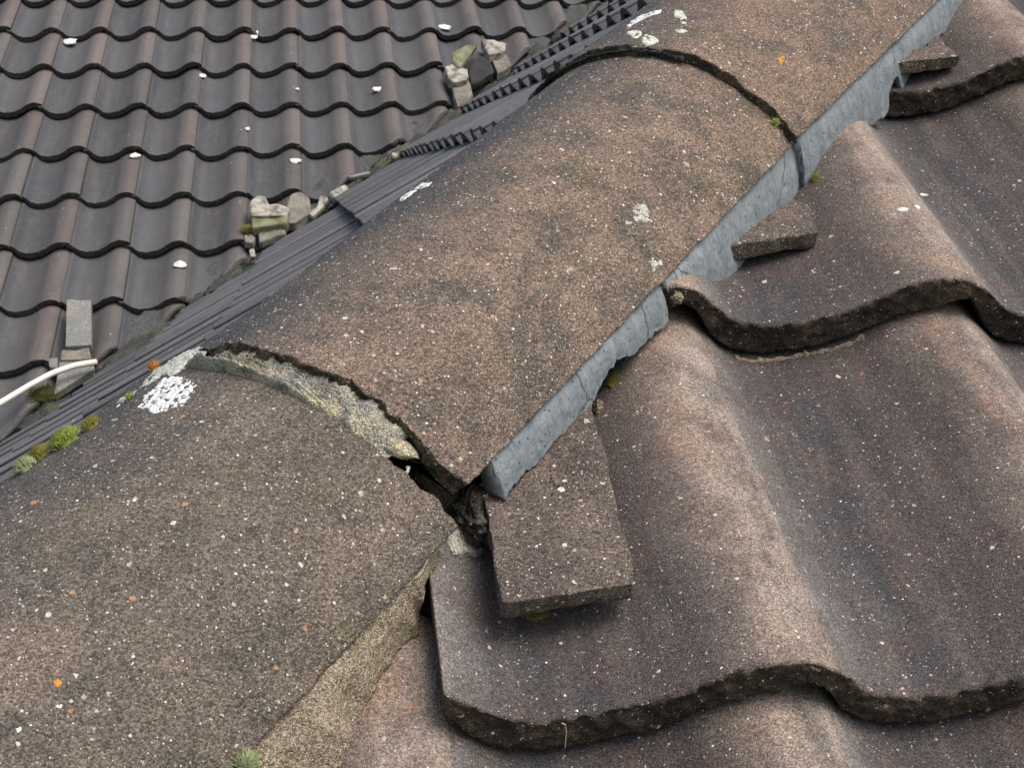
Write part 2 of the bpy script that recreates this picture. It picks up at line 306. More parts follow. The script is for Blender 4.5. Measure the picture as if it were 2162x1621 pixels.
# one wave of the tile: fraction of the cover -> height below the crest (fraction of TH)
WX = np.array([-.15, -.05, .0, .05, .105, .17, .25, .32, .42, .5, .6, .67, .745, .81, .9, 1.0, 1.05, 1.1, 1.2])
WY = np.array([.08, -.04, .04, .2, .46, .80, .965, 1.0, .96, .87, .68, .47, .21, .07, -.04, .04, .2, .44, .7])
def wave(x):
    x = np.asarray(x, float); d = np.linspace(-.1, .1, 9) * .35
    return np.mean([np.interp(x + q, WX, WY) for q in d], axis=0)
def tile_mesh(name, ns, nt, rough=0.0, seed=0, L=.385, thk=.027, nb=5, s0=-.02, s1=1.065, amp=1.0, tuck=True, lip=.5, bv=1, td=.0125, lipv=1):
    xs = np.linspace(s0, s1, ns)
    be = .0022
    top = [(t, 0.0, 0) for t in L - (L - be) * np.linspace(0, 1, nt) ** (1 / 1.25)]
    rnd = [(be * (1 - math.sin(a)), -be * (1 - math.cos(a)), .4) for a in (math.pi / 6, math.pi / 3)]
    face = [(0.0, -be - (1 - 2 * be / thk) * thk * q, 1) for q in np.linspace(0, 1, nb)]
    face = [(a, b, bv) for a, b, _ in face]
    bot = [(t, -thk, 1) for t in (be, .06, L * .5, L)]
    path = np.array(top + rnd + face + bot); nv = len(path)
    thin = np.interp(xs, [-.15, .03, .11, .90, 1.0, 1.2], [.5, .5, 1, 1, lip + .05, lip])
    drop = td * (1 - sstep(xs, .02, .075))                    # the part tucked under the neighbour's roll
    P = np.zeros((ns, nv, 3)); UV = np.zeros((ns, nv, 2))
    for i, x in enumerate(xs):
        z = -TH * amp * wave(x) - (drop[i] if tuck else 0)
        P[i, :, 0] = x * TW; P[i, :, 1] = path[:, 0]; P[i, :, 2] = z - .098 * path[:, 0] + path[:, 1] * thin[i]
        UV[i, :, 0] = x; UV[i, :, 1] = 1 if i == 0 else (np.maximum(lipv, path[:, 2]) if i == ns - 1 else path[:, 2])
    if rough:
        q = P + seed * 3.7
        e = (np.exp(-np.abs(path[:, 0]) / .006) * (path[:, 2] * .6 + .4))[None, :]
        n1, n2, n3 = fbm(q, 160, seed), fbm(q, 130, seed + 50), fbm(q, 22, seed + 90, 2)
        P[:, :, 1] += e * (rough * (1.0 * n1 + .45 * n3)); P[:, :, 2] += e * rough * .55 * n2 + .0004 * fbm(q, 60, seed + 7, 2)
    return recalc(tube_grid(name, P, UV))
def clip(me, M, planes):
    """cut a tile mesh by vertical world planes (point, normal): what lies on the normal's side goes"""
    bm = bmesh.new(); bm.from_mesh(me); Mi = M.inverted()
    for pt, no in planes:
        lp = Mi @ Vector(pt); ln = (M.to_3x3().transposed() @ Vector(no)).normalized()
        r = bmesh.ops.bisect_plane(bm, geom=bm.verts[:] + bm.edges[:] + bm.faces[:], plane_co=lp, plane_no=ln, clear_outer=True, dist=1e-6)
        ed = [e for e in r['geom_cut'] if isinstance(e, bmesh.types.BMEdge) and e.is_valid and len(e.link_faces) < 2]
        if ed:
            f = bmesh.ops.holes_fill(bm, edges=ed, sides=0)['faces']
            uvl = bm.loops.layers.uv.get('wave')
            for q in f:
                for l_ in q.loops: l_[uvl].uv = (.4, 1.0)
    if len(bm.faces) == 0: bm.free(); return None
    out = bpy.data.meshes.new(me.name); bm.to_mesh(out); bm.free()
    for m in me.materials: out.materials.append(m)
    return out
def frame(o, a, b, c): return Matrix(((a[0], b[0], c[0], o[0]), (a[1], b[1], c[1], o[1]), (a[2], b[2], c[2], o[2]), (0, 0, 0, 1)))
ORD = 'first second third fourth fifth sixth seventh eighth ninth tenth eleventh twelfth thirteenth fourteenth fifteenth sixteenth seventeenth eighteenth nineteenth twentieth'.split()
ORD += ['twenty-' + o for o in ORD[:9]] + ['thirtieth'] + ['thirty-' + o for o in ORD[:9]]
DIAG = (-2 ** -.5, 2 ** -.5, 0)                                    # horizontal, square to hip and valley, pointing to the far roof
def yx(c): return (0, c, 0)

# ------------------------------------------------------------------ setting: decks under the tiles, valley lining, ground
def sheet(name, pts, m, kind='structure', thick=.012, n=(0, 0, 1)):
    n = np.array(n, float); k = len(pts); v = list(pts) + [np.array(p) - n * thick for p in pts]
    f = [tuple(range(k)), tuple(reversed(range(k, 2 * k)))] + [(i, i + k, (i + 1) % k + k, (i + 1) % k) for i in range(k)]
    me = recalc(pydata(name, v, f, [(0, 0)] * (2 * k), False)); return tag(link(name, me, m), kind=kind)
def on_near(x, y, h): return np.array([x, y, y * tp_ + h / cp_])
def on_left(x, y, h): d = NL @ O_LEFT; return np.array([x, y, (d + x * sp_ + h) / cp_])
def on_far(x, y, h): d = N @ O_FAR; return np.array([x, y, (d + y * sp_ + h) / cp_])
dk = -.095
sheet('roof_deck', [on_near(-1.2, -1.2 + HIP - .02, dk), on_near(1.9, -1.2, dk), on_near(1.9, 1.9 + HIP - .02, dk)], M_deck, n=N)
sheet('roof_deck', [on_left(-1.3, -1.3 + HIP + .02, dk), on_left(1.9, 1.9 + HIP + .02, dk), on_left(1.9, 1.9 + VAL, dk), on_left(-1.3, -1.3 + VAL, dk)], M_deck, n=NL)
sheet('roof_deck', [on_far(-1.3, -1.3 + VAL, dk), on_far(2.2, 2.2 + VAL, dk), on_far(-2.2, 2.2 + VAL, dk), on_far(-2.2, -1.3 + VAL, dk)], M_deck, n=N)
g = 4.5
sheet('ground', [(-300, -300, -g), (300, -300, -g), (300, 300, -g), (-300, 300, -g)], M_ground, thick=.2)
# valley lining: a shallow dark trough, rough with dirt
nu, nv = 160, 30; P = np.zeros((nu, nv, 3))
for i, x in enumerate(np.linspace(-1.2, 2.1, nu)):
    for j, d in enumerate(np.linspace(-.22, .22, nv)):
        # d: offset in (y - x) from the valley line
        a = on_left(x - d * .5, x + VAL + d * .5, -.066) if d < 0 else on_far(x - d * .5, x + VAL + d * .5, -.066)
        P[i, j] = a
P[..., 2] += .014 * fbm(P, 9, 5) + .005 * fbm(P, 60, 6)
me = pydata('valley_gutter', P.reshape(-1, 3), grid_faces(nu, nv), [(0, 0)] * (nu * nv))
vo = link('valley_gutter', me, M_valley); md = vo.modifiers.new('solid', 'SOLIDIFY'); md.thickness = .008; md.offset = -1
tag(vo, 'dark dirty open valley gutter between the far roof and the glancing slope', 'valley gutter')

# ------------------------------------------------------------------ near slope: big tiles in the right half
def near_frame(i, j): return frame(X * (i * TW) + U * (j * TG), X, U, N)
NEAR = {(0, 0): 'dark brown roof tile under the tile slip, its left side edge showing beside sandy mortar',
        (1, 0): 'dark grey roof tile at the right photo edge, directly below the broken grey trough tile',
        (1, 1): 'roof tile with a chipped brown roll, thick butt edge and ragged pointing above its left roll',
        (2, 1): 'blue-grey roof tile at the right edge with a strip of its roll lit, beside the chipped one',
        (2, 2): 'uppermost right roof tile with a curved dark butt edge, below the top tile slip',
        (-1, -1): 'reddish brown roof tile in the bottom course beside the sandy mortar',
        (0, -1): 'reddish dark roof tile in the bottom course under the long curved butt edge',
        (1, -1): 'dark roof tile in the bottom right corner below a broken lip'}
near_lab2 = 'roof tile of the near slope, mostly under the ridge or beyond the frame'
for j in range(-2, 4):
    for i in range(-3, 8):
        M = near_frame(i, j)
        cx = (i + .5) * TW; cy = (j * TG + .15) * cp_
        if cy - cx > HIP + .14 or cx - cy > 1.0 or (j == 0 and i < 0): continue
        main = (i, j) in NEAR
        me = tile_mesh('roof_tile', 150 if main else 60, 110 if main else 30, rough=.0018 if main else .0012, seed=i * 7 + j * 13 + 40, nb=13 if main else 5, tuck=(i, j) != (0, 0), td=.0025, lipv=0, s0=.045 if (i, j) == (0, 0) else -.02)
        me.materials.append(M_near)
        c = clip(me, M, [(yx(HIP - .01), DIAG)])
        if c is None: continue
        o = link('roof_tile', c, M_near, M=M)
        if main: tag(o, NEAR[(i, j)], 'roof tile', 'near roof tiles')
        else: tag(o, near_lab2, 'roof tile', 'hidden near roof tiles')

from mathutils.bvhtree import BVHTree
_v, _f = [], []
for o in list(COL.objects):
    if o.name.startswith('roof_tile'):
        k0 = len(_v); _v += [o.matrix_world @ q.co for q in o.data.vertices]; _f += [[k0 + z for z in p.vertices] for p in o.data.polygons]
NEARBVH = BVHTree.FromPolygons(_v, _f)
def hit_tiles(x, y, lift=0.0):
    d = Vector(ray(x, y)).normalized(); h = NEARBVH.ray_cast(Vector(CP), d)[0]
    return np.array(h - d * lift) if h is not None else None
# ------------------------------------------------------------------ far roof and glancing slope
rnd = random.Random(4)
proto = []
for v in range(4):
    me = tile_mesh('pantile', 48, 14, rough=.0026, seed=v * 5 + 2, nb=4, amp=1.25); me.materials.append(M_far); proto.append(me)
protoL = []
for v in range(3):
    me = tile_mesh('pantile', 48, 14, rough=.0015, seed=v * 5 + 62, nb=4, lip=.95, s1=1.05, bv=.45, amp=.88, thk=.022); me.materials.append(M_left); protoL.append(me)
def jit(M, a=.0032):
    return M @ Matrix.Translation((rnd.uniform(-a, a), rnd.uniform(-2 * a, 2 * a), rnd.uniform(-a, a))) @ Matrix.Rotation(rnd.uniform(-.006, .006), 4, 'Z') @ Matrix.Rotation(rnd.uniform(-.010, .010), 4, 'Y')
far_rows = {}; HIDDEN = {'far': [], 'left': []}
for j in range(3, -10, -1):
    for i in range(-6, 16):
        o0 = O_FAR + X * (i * TW) + U * (j * TG); c = o0 + X * TW * .5 + U * .15
        if c[1] - c[0] < VAL - .16 or c[0] < -2.0: continue
        M = jit(frame(o0, X, U, N)); me = proto[rnd.randrange(4)]
        if c[1] - c[0] < VAL + .5:
            me = clip(me, M, [(yx(VAL + .075), (2 ** -.5, -2 ** -.5, 0))])
            if me is None: continue
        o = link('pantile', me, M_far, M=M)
        vis = [project(o0 + X * TW * a + U * TG * b - N * .02) for a in (.1, .35, .6, .9) for b in (.02, .3, .6, .9)]
        vis = [p for p in vis if 3 < p[0] < 2159 and 3 < p[1] < 1000]
        far_rows.setdefault(j, []).append((i, o, len(vis), me.name != proto[0].name))
r = 0
for j in sorted(far_rows, reverse=True):
    seen = [q for q in far_rows[j] if q[2] > 0]
    if seen: r += 1
    n = 0
    for i, o, k, _ in sorted(far_rows[j], key=lambda q: q[0]):
        if k > 0:
            tag(o, 'far roof pantile, %s from the left, %s course from the top' % (ORD[n], ORD[r - 1]), 'roof tile', 'far roof pantiles'); n += 1
        else:
            HIDDEN['far'].append(o)
left_rows = {}
for m in range(-5, 6):
    for k in range(-26, 20):
        o0 = O_LEFT + UL * (m * TG) + SL * (k * TW); c = o0 + SL * TW * .5 + UL * .15
        e = c[1] - c[0]
        if e < HIP - .14 or e > VAL + .14 or c[0] < -1.25 or c[0] > 1.75: continue
        M = jit(frame(o0, SL, UL, NL), .001); me = protoL[rnd.randrange(3)]; pl = []
        if e < HIP + .5: pl.append((yx(HIP + .02), (2 ** -.5, -2 ** -.5, 0)))
        if e > VAL - .5: pl.append((yx(VAL - .035), DIAG))
        if pl:
            me = clip(me, M, pl)
            if me is None: continue
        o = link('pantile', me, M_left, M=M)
        pp = [project(o0 + SL * TW * a + UL * TG * b) for a in (.0, .9) for b in (.05, .5, .95)]
        # hidden behind the ridge tiles: right of / below the line of their left silhouettes
        vis = [p for p in pp if 3 < p[0] < 2159 and p[1] > 3 and p[1] < 1020 - .744 * (p[0] - 5)]
        left_rows.setdefault(m, []).append((k, o, len(vis)))
r = 0
for m in sorted(left_rows, reverse=True):
    seen = [q for q in left_rows[m] if q[2] > 0]
    if seen: r += 1
    n = 0
    for k, o, c in sorted(left_rows[m], key=lambda q: q[0]):
        if c > 0:
            tag(o, 'glancing slope pantile, %s out from the valley, %s course from the top' % (ORD[n], ORD[r - 1]), 'roof tile', 'glancing slope pantiles'); n += 1
        else:
            HIDDEN['left'].append(o)
for key, m, lab in (('far', M_far, 'pantiles of the far roof beyond the frame'), ('left', M_left, 'pantiles of the glancing slope hidden behind the ridge tiles')):
    bm = bmesh.new()
    for o in HIDDEN[key]:
        t = o.data.copy(); t.transform(o.matrix_world); bm.from_mesh(t); bpy.data.meshes.remove(t); bpy.data.objects.remove(o)
    me = bpy.data.meshes.new('pantile_courses'); bm.to_mesh(me); bm.free()
    tag(link('pantile_courses', me, m), lab, 'roof tiles', kind='stuff')

# ------------------------------------------------------------------ ridge tiles
def ridge_tile(key, t0, t1, na, nl, material, label, thk=.0125, seed=0, chip=None, name='ridge_tile', end_rough=.0026):
    th = RIDGE[key][5]; ph = np.linspace(-th, th, na)
    # around: outer arc left to right, edge, inner arc back
    inner = np.linspace(th, -th, 26)
    prof = [(p, 0.0, 0) for p in ph] + [(th, -thk * q, .8) for q in (.25, .5, .75)] + [(p, -thk, 1) for p in inner] + [(-th, -thk * q, .8) for q in (.75, .5, .25)]
    prof = np.array(prof); nvv = len(prof)
    ts = t0 + (t1 - t0) * np.concatenate([[0, 0, 0, 0, .0], np.linspace(0, 1, nl)]) 
    P = np.zeros((nl + 5, nvv, 3)); UV = np.zeros((nl + 5, nvv, 2))
    frac = [.92, .7, .45, .2, .06]                                   # end face: pulled from inner to outer surface
    for i in range(nl + 5):
        dr = prof[:, 1].copy(); ee = prof[:, 2].copy()
        if i < 5: dr = np.where(prof[:, 1] > -thk, np.minimum(prof[:, 1], -thk * frac[i]), prof[:, 1]); ee = np.maximum(ee, 1 if i < 4 else .5)
        tt = np.full(nvv, ts[i])
        if i >= 5 and i < 8: ee = np.maximum(ee, 0)
        P[i] = ridge_pt(key, prof[:, 0], tt, dr); UV[i, :, 0] = (prof[:, 0] + th) / (2 * th); UV[i, :, 1] = ee
    q = P + seed
    # broken end, ragged edges, gentle waviness
    en = np.exp(-(np.maximum(ts, t0) - t0) / .007)[:, None]
    P += D * (en * end_rough * (fbm(q, 130, seed) + 1.3 * fbm(q, 30, seed + 5, 2)))[..., None]
    sd_ = np.exp(-np.abs(np.abs(prof[:, 0]) - th) * RIDGE[key][4] / .006)[None, :]
    P += VD * (sd_ * .0007 * fbm(q, 130, seed + 9))[..., None] + WD * (sd_ * .0006 * fbm(q, 100, seed + 19))[..., None]
    nrm = np.sin(prof[:, 0])[None, :, None] * WD + np.cos(prof[:, 0])[None, :, None] * VD
    P += nrm * (.0010 * fbm(q, 14, seed + 3, 2) + .00035 * fbm(q, 220, seed + 4, 2) + en * .0016 * fbm(q, 110, seed + 6))[..., None]
    if chip is not None: P = chip(P)
    o = link(name, recalc(tube_grid('ridge_tile', P, UV)), material); return tag(o, label, 'ridge tile', 'ridge tiles along the hip')
def chip_corner(P):
    tip = ridge_pt('M', 1.09, T0M); d = np.linalg.norm(P - tip, axis=-1)
    return P + D * (np.exp(-(d / .011) ** 2) * .004)[..., None]
tL = hit_ridge('L', 955, 1098)[1]
RM = ridge_tile('M', T0M, T0U + .045, 230, 300, M_ridgeM, 'large brown half-round ridge tile in the middle, lapping over the old one', seed=3, chip=chip_corner)
RU = ridge_tile('U', T0U, T0U + .45, 220, 200, M_ridgeU, 'brown half-round ridge tile at the top with green-white lichen rings', seed=11, thk=.013, end_rough=.0018)
RIDGE_L = (tL - .47, tL)
def ridge_tile_rev(key, t0, t1, *a, **k):
    # the old tile shows its upper end: build it with its worked end at the top
    return ridge_tile(key, t1, t0, *a, **k)
def flipD():
    pass
# worked end at the top: exp() falls off with |t - t_end|
_ts = None
def ridge_tile_top(key, t_end, length, na, nl, material, label, seed):
    th = RIDGE[key][5]; thk = .019; ph = np.linspace(-th, th, na); inner = np.linspace(th, -th, 26)
    prof = np.array([(p, 0.0, 0) for p in ph] + [(th, -thk * q, .8) for q in (.25, .5, .75)] + [(p, -thk, 1) for p in inner] + [(-th, -thk * q, .8) for q in (.75, .5, .25)])
    nvv = len(prof); ts = t_end - length * (1 - np.linspace(0, 1, nl)); ts = np.concatenate([ts, [t_end] * 4])
    P = np.zeros((nl + 4, nvv, 3)); UV = np.zeros((nl + 4, nvv, 2)); fr = [.1, .35, .65, .92]
    for i in range(nl + 4):
        dr = prof[:, 1].copy(); ee = prof[:, 2].copy()
        if i >= nl: dr = np.where(prof[:, 1] > -thk, np.minimum(prof[:, 1], -thk * fr[i - nl]), prof[:, 1]); ee = np.maximum(ee, .8)
        P[i] = ridge_pt(key, prof[:, 0], np.full(nvv, ts[i]), dr); UV[i, :, 0] = (prof[:, 0] + th) / (2 * th); UV[i, :, 1] = ee
    q = P + seed; en = np.exp(-(t_end - ts) / .006)[:, None]
    P += D * (en * .0016 * (fbm(q, 130, seed) + .8 * fbm(q, 30, seed + 5, 2)))[..., None]
    sd_ = np.exp(-np.abs(np.abs(prof[:, 0]) - th) * RIDGE[key][4] / .006)[None, :]
    P += VD * (sd_ * .0012 * fbm(q, 130, seed + 9))[..., None]
    nrm = np.sin(prof[:, 0])[None, :, None] * WD + np.cos(prof[:, 0])[None, :, None] * VD
    P += nrm * (.0010 * fbm(q, 14, seed + 3, 2) + .0004 * fbm(q, 220, seed + 4, 2))[..., None]
    o = link('ridge_tile', recalc(tube_grid('ridge_tile', P, UV)), material); return tag(o, label, 'ridge tile', 'ridge tiles along the hip')
RL = ridge_tile_top('L', tL, .47, 230, 260, M_ridgeL, 'wide old greyish ridge tile at lower left with white lichen', 23)

# ------------------------------------------------------------------ crusts that lie on a ridge tile (lichen, smeared mortar)
def inpoly(px, py, poly):
    c = np.zeros(px.shape, bool); n = len(poly)
    for i in range(n):
        (x1, y1), (x2, y2) = poly[i], poly[(i + 1) % n]
        m = ((y1 > py) != (y2 > py)); xx = (x2 - x1) * (py - y1) / ((y2 - y1) if y2 != y1 else 1e-12) + x1
        c ^= m & (px < xx)
    return c
def edge_dist(px, py, poly):
    d = np.full(px.shape, 1e9); n = len(poly)
    for i in range(n):
        a = np.array(poly[i]); b = np.array(poly[(i + 1) % n]); ab = b - a; L2 = ab @ ab + 1e-15
        t = np.clip(((px - a[0]) * ab[0] + (py - a[1]) * ab[1]) / L2, 0, 1)
        d = np.minimum(d, np.hypot(px - a[0] - t * ab[0], py - a[1] - t * ab[1]))
    return d
from mathutils.bvhtree import BVHTree
RBVH = {k: BVHTree.FromPolygons([v.co.copy() for v in o.data.vertices], [list(p.vertices) for p in o.data.polygons]) for k, o in (('M', RM), ('U', RU), ('L', RL))}
def crust(name, key, outline, material, thick=.0016, res=.0008, holes=.35, hscale=260, seed=0, parent=None, ragged=.0025, base=-.0006, smooth_in=.004, tmax=None):
    r = RIDGE[key][4]; pts = [(lambda a: (a[0] * r, a[1]))(hit_ridge(key, x, y)) for x, y in outline]
    a = np.array(pts); lo = a.min(0) - .004; hi = a.max(0) + .004
    nu, nv = [max(6, int(q)) for q in np.ceil((hi - lo) / res)]
    gx, gy = np.meshgrid(np.linspace(lo[0], hi[0], nu), np.linspace(lo[1], hi[1], nv), indexing='ij')
    q3 = np.stack([gx, gy, np.zeros_like(gx)], -1)
    wx = gx + ragged * fbm(q3, 140, seed); wy = gy + ragged * fbm(q3, 140, seed + 3)
    ins = inpoly(wx, wy, pts); ed = edge_dist(wx, wy, pts); prof = np.where(ins, sstep(ed, 0, smooth_in), -.6)
    n = fbm(q3, hscale, seed + 8, 3)
    hh = np.where(n > holes * -1.0 + -.0, 1.0, 0.0) if holes is None else sstep(n, -1.2 + holes * 2.0 - .12, -1.2 + holes * 2.0 + .25)
    h = base + (thick - base) * np.where(ins, prof * hh, 0) * (1 + .35 * fbm(q3, 500, seed + 5, 2)) 
    h = np.where(ins, h, base * 1.6)
    P = ridge_pt(key, gx / r, gy, 0) ; nr = np.sin(gx / r)[..., None] * WD + np.cos(gx / r)[..., None] * VD
    for i in range(nu):
        for j in range(nv):
            if h[i, j] > base * 1.5 or True:
                q = RBVH[key].ray_cast(Vector(P[i, j] + nr[i, j] * .008), Vector(-nr[i, j]), .016)[0]
                if q is not None: P[i, j] = q
    P = P + nr * h[..., None]
    keep = (h > base * .85); V = P.reshape(-1, 3); kk = keep.copy()
    kk[:-1] |= keep[1:]; kk[1:] |= keep[:-1]; kk[:, :-1] |= keep[:, 1:]; kk[:, 1:] |= keep[:, :-1]
    f = []; K = kk.ravel()
    for i in range(nu - 1):
        for j in range(nv - 1):
            q = (i * nv + j, i * nv + j + 1, (i + 1) * nv + j + 1, (i + 1) * nv + j)
            if all(K[z] for z in q): f.append(q)
    used = sorted({z for q in f for z in q}); mp = {z: i for i, z in enumerate(used)}
    if not f: return None
    me = pydata(name, V[used], [tuple(mp[z] for z in q) for q in f], [(0, 0)] * len(used))
    return link(name, me, material, parent)
def blob_outline(x, y, rx, ry, n=14, seed=0, rot=0.0):
    rr = random.Random(seed); o = []
    for i in range(n):
        a = 2 * math.pi * i / n; k = rr.uniform(.75, 1.2); px, py = rx * k * math.cos(a), ry * k * math.sin(a)
        o.append((x + px * math.cos(rot) - py * math.sin(rot), y + px * math.sin(rot) + py * math.cos(rot)))
    return o
crust('lichen', 'L', [(288, 858), (300, 835), (330, 818), (345, 800), (375, 792), (395, 798), (420, 808), (412, 830), (395, 845), (372, 860), (345, 862), (320, 866)], M_lichW, thick=.0007, holes=.47, hscale=620, seed=2, parent=RL, smooth_in=.0015)
crust('lichen', 'L', [(318, 795), (340, 775), (368, 755), (400, 738), (445, 728), (450, 738), (420, 752), (398, 775), (372, 790), (340, 800), (300, 822), (280, 830)], M_lichG, thick=.0008, holes=.44, hscale=260, seed=4, parent=RL)
crust('lichen', 'L', [(236, 858), (262, 835), (285, 822), (290, 830), (262, 850), (240, 868)], M_lichG, thick=.0008, holes=.46, seed=5, parent=RL)
crust('lichen', 'L', blob_outline(118, 1441, 19, 18, seed=3), M_lichO, thick=.0010, holes=.30, hscale=420, seed=6, parent=RL, ragged=.0012)
for n, (x, y, rx, ry) in enumerate([(25, 1405, 16, 12), (218, 1330, 16, 14), (245, 1380, 9, 22), (210, 1090, 14, 9), (268, 1440, 7, 9), (455, 1165, 9, 7), (855, 990, 18, 10), (60, 1250, 18, 10)]):
    crust('lichen', 'L', blob_outline(x, y, rx, ry, seed=n + 20), M_lichG, thick=.0006, holes=.50, hscale=380, seed=30 + n, parent=RL)
for n, (x, y, rx, ry, rot) in enumerate([(1353, 447, 20, 34, -.7), (1203, 573, 14, 13, 0), (1385, 560, 17, 20, 0)]):
    crust('lichen', 'M', blob_outline(x, y, rx, ry, seed=n + 60, rot=rot), M_lichG, thick=.0006, holes=.44, hscale=420, seed=50 + n, parent=RM)
crust('lichen', 'M', [(840, 425), (862, 408), (890, 390), (912, 383), (905, 392), (880, 402), (868, 412), (850, 425)], M_lichW, thick=.0008, holes=.3, seed=70, parent=RM, smooth_in=.001, ragged=.001)
ring = lambda x, y, rx, ry, s: blob_outline(x, y, rx, ry, n=16, seed=s)
crust('lichen', 'U', ring(1338, 72, 17, 9, 5), M_lichY, thick=.0007, holes=.34, seed=80, parent=RU, smooth_in=.0015, ragged=.0015)
crust('lichen', 'U', ring(1370, 84, 18, 12, 6), M_lichY, thick=.0007, holes=.36, seed=81, parent=RU, smooth_in=.0015, ragged=.0015)
crust('lichen', 'U', [(1420, 30), (1430, 20), (1446, 22), (1455, 38), (1450, 50), (1440, 52), (1436, 38), (1425, 36)], M_lichY, thick=.0007, holes=.36, seed=82, parent=RU, smooth_in=.0015, ragged=.0015)
crust('lichen', 'U', ring(1434, 66, 13, 6, 8), M_lichY, thick=.0007, holes=.3, seed=83, parent=RU, smooth_in=.0015)
crust('lichen', 'U', [(1320, 56), (1345, 36), (1372, 26), (1398, 20), (1398, 26), (1374, 34), (1350, 44), (1326, 58)], M_lichW, thick=.0008, holes=.3, seed=84, parent=RU, smooth_in=.001, ragged=.001)
crust('lichen', 'U', ring(1378, 46, 9, 4, 9), M_lichG, thick=.0006, holes=.35, seed=85, parent=RU)
crust('lichen', 'U', ring(1345, 56, 9, 3, 19), M_lichG, thick=.0006, holes=.35, seed=95, parent=RU)
crust('lichen', 'U', blob_outline(1650, 128, 14, 13, seed=13), M_lichO, thick=.0010, holes=.26, hscale=420, seed=86, parent=RU, ragged=.0012)
def wedge(label, m, kt, kb, t_end, rim, bottom_px, seed, tend=None, out=.003, rgh=1.0, hi=.0):
    tend = tL if tend is None else tend
    nu, nv = 300, 44; bp = resamp(bottom_px, nu); ph = np.linspace(rim[0], rim[1], nu); P = np.zeros((nu, nv + 6, 3)); L3 = np.stack([ph, 0 * ph, 0 * ph], -1)
    rag = fbm(L3, 22, seed) * .5 + fbm(L3, 70, seed + 2) * .35
    for i in range(nu):
        low = -.0040 + hi - .0026 * rgh * rag[i]; a = ridge_pt(kt, ph[i], t_end + .006, low); b = ridge_pt(kt, ph[i], t_end - .003 - .002 * rag[i], low - .0006)
        q, t = hit_ridge(kb, *bp[i]); nr = math.sin(q) * WD + math.cos(q) * VD; c = ridge_pt(kb, q, t) - nr * .0014; e = (i + .5) / nu
        t = min(t, tend - out); c = ridge_pt(kb, q, t) - nr * .0010; mid = ridge_pt(kb, q, min(tend + .001, t + .008)) + nr * (.0036 + .0012 * rag[i]) * (1 if rgh == 1 else .4)
        tp = sstep(e, 0, .07); a, b, mid = [c - nr * .003 + (z - c + nr * .003) * tp for z in (a, b, mid)]
        for j in range(nv):
            v = j / (nv - 1); w1, w2, w3 = (1 - v) ** 2, 2 * v * (1 - v), v * v; k2 = mid * 2 - (b + c) / 2
            P[i, j] = b * w1 + k2 * w2 + c * w3 if v < 2 else c
        P[i, nv:] = [c - nr * .004, c - nr * .006 + D * .006, (a + c) / 2 - nr * .01, a - nr * .008, a - nr * .004, a]
    G = P + seed; f_ = np.concatenate([np.sin(np.linspace(0, math.pi, nv)) ** .5, np.zeros(6)])[None, :]
    P += VD * (f_ * rgh * (.0016 * fbm(G, 60, seed + 4) + .0009 * fbm(G, 220, seed + 5)))[..., None]
    return tag(link('mortar_smear', recalc(tube_grid('mortar_smear', P, np.zeros((nu, nv + 6, 2)))), m), label, 'mortar')
def resamp(pl, n):
    a = np.array(pl, float); d = np.concatenate([[0], np.cumsum(np.hypot(*np.diff(a, axis=0).T))]); s = np.linspace(0, d[-1], n)
    return np.stack([np.interp(s, d, a[:, 0]), np.interp(s, d, a[:, 1])], -1)
wedge('yellowish smear of mortar along the joint between the old and middle ridge tiles', M_crust, 'M', 'L', T0M, (-1.09, hit_ridge('M', 868, 908)[0]),
      [(405, 752), (450, 750), (490, 756), (540, 768), (600, 786), (660, 808), (715, 838), (760, 872), (795, 905), (822, 934), (840, 944)], 7)
M_greysmear = granular('grey_smear', lambda k, v, tc, oi: k.mix(k.ramp(k.noise(v, 30, 4), [(.42, 0.0), (.62, 1.0)]), (.095, .10, .10), (.15, .155, .15)), grain=500, spread=.3, speck=.1, pebble=.1)  # mortar grey darkened so the crescent reads as a shadowed joint
wedge('thin grey crescent of mortar under the end of the top ridge tile', M_greysmear, 'U', 'M', T0U, (-1.0, hit_ridge('U', 1450, 112)[0]),
      [(1150, 168), (1210, 129), (1260, 109), (1310, 99), (1360, 97), (1410, 103), (1450, 114)], 17, tend=T0U + .05, out=.001, rgh=.12, hi=.0016)

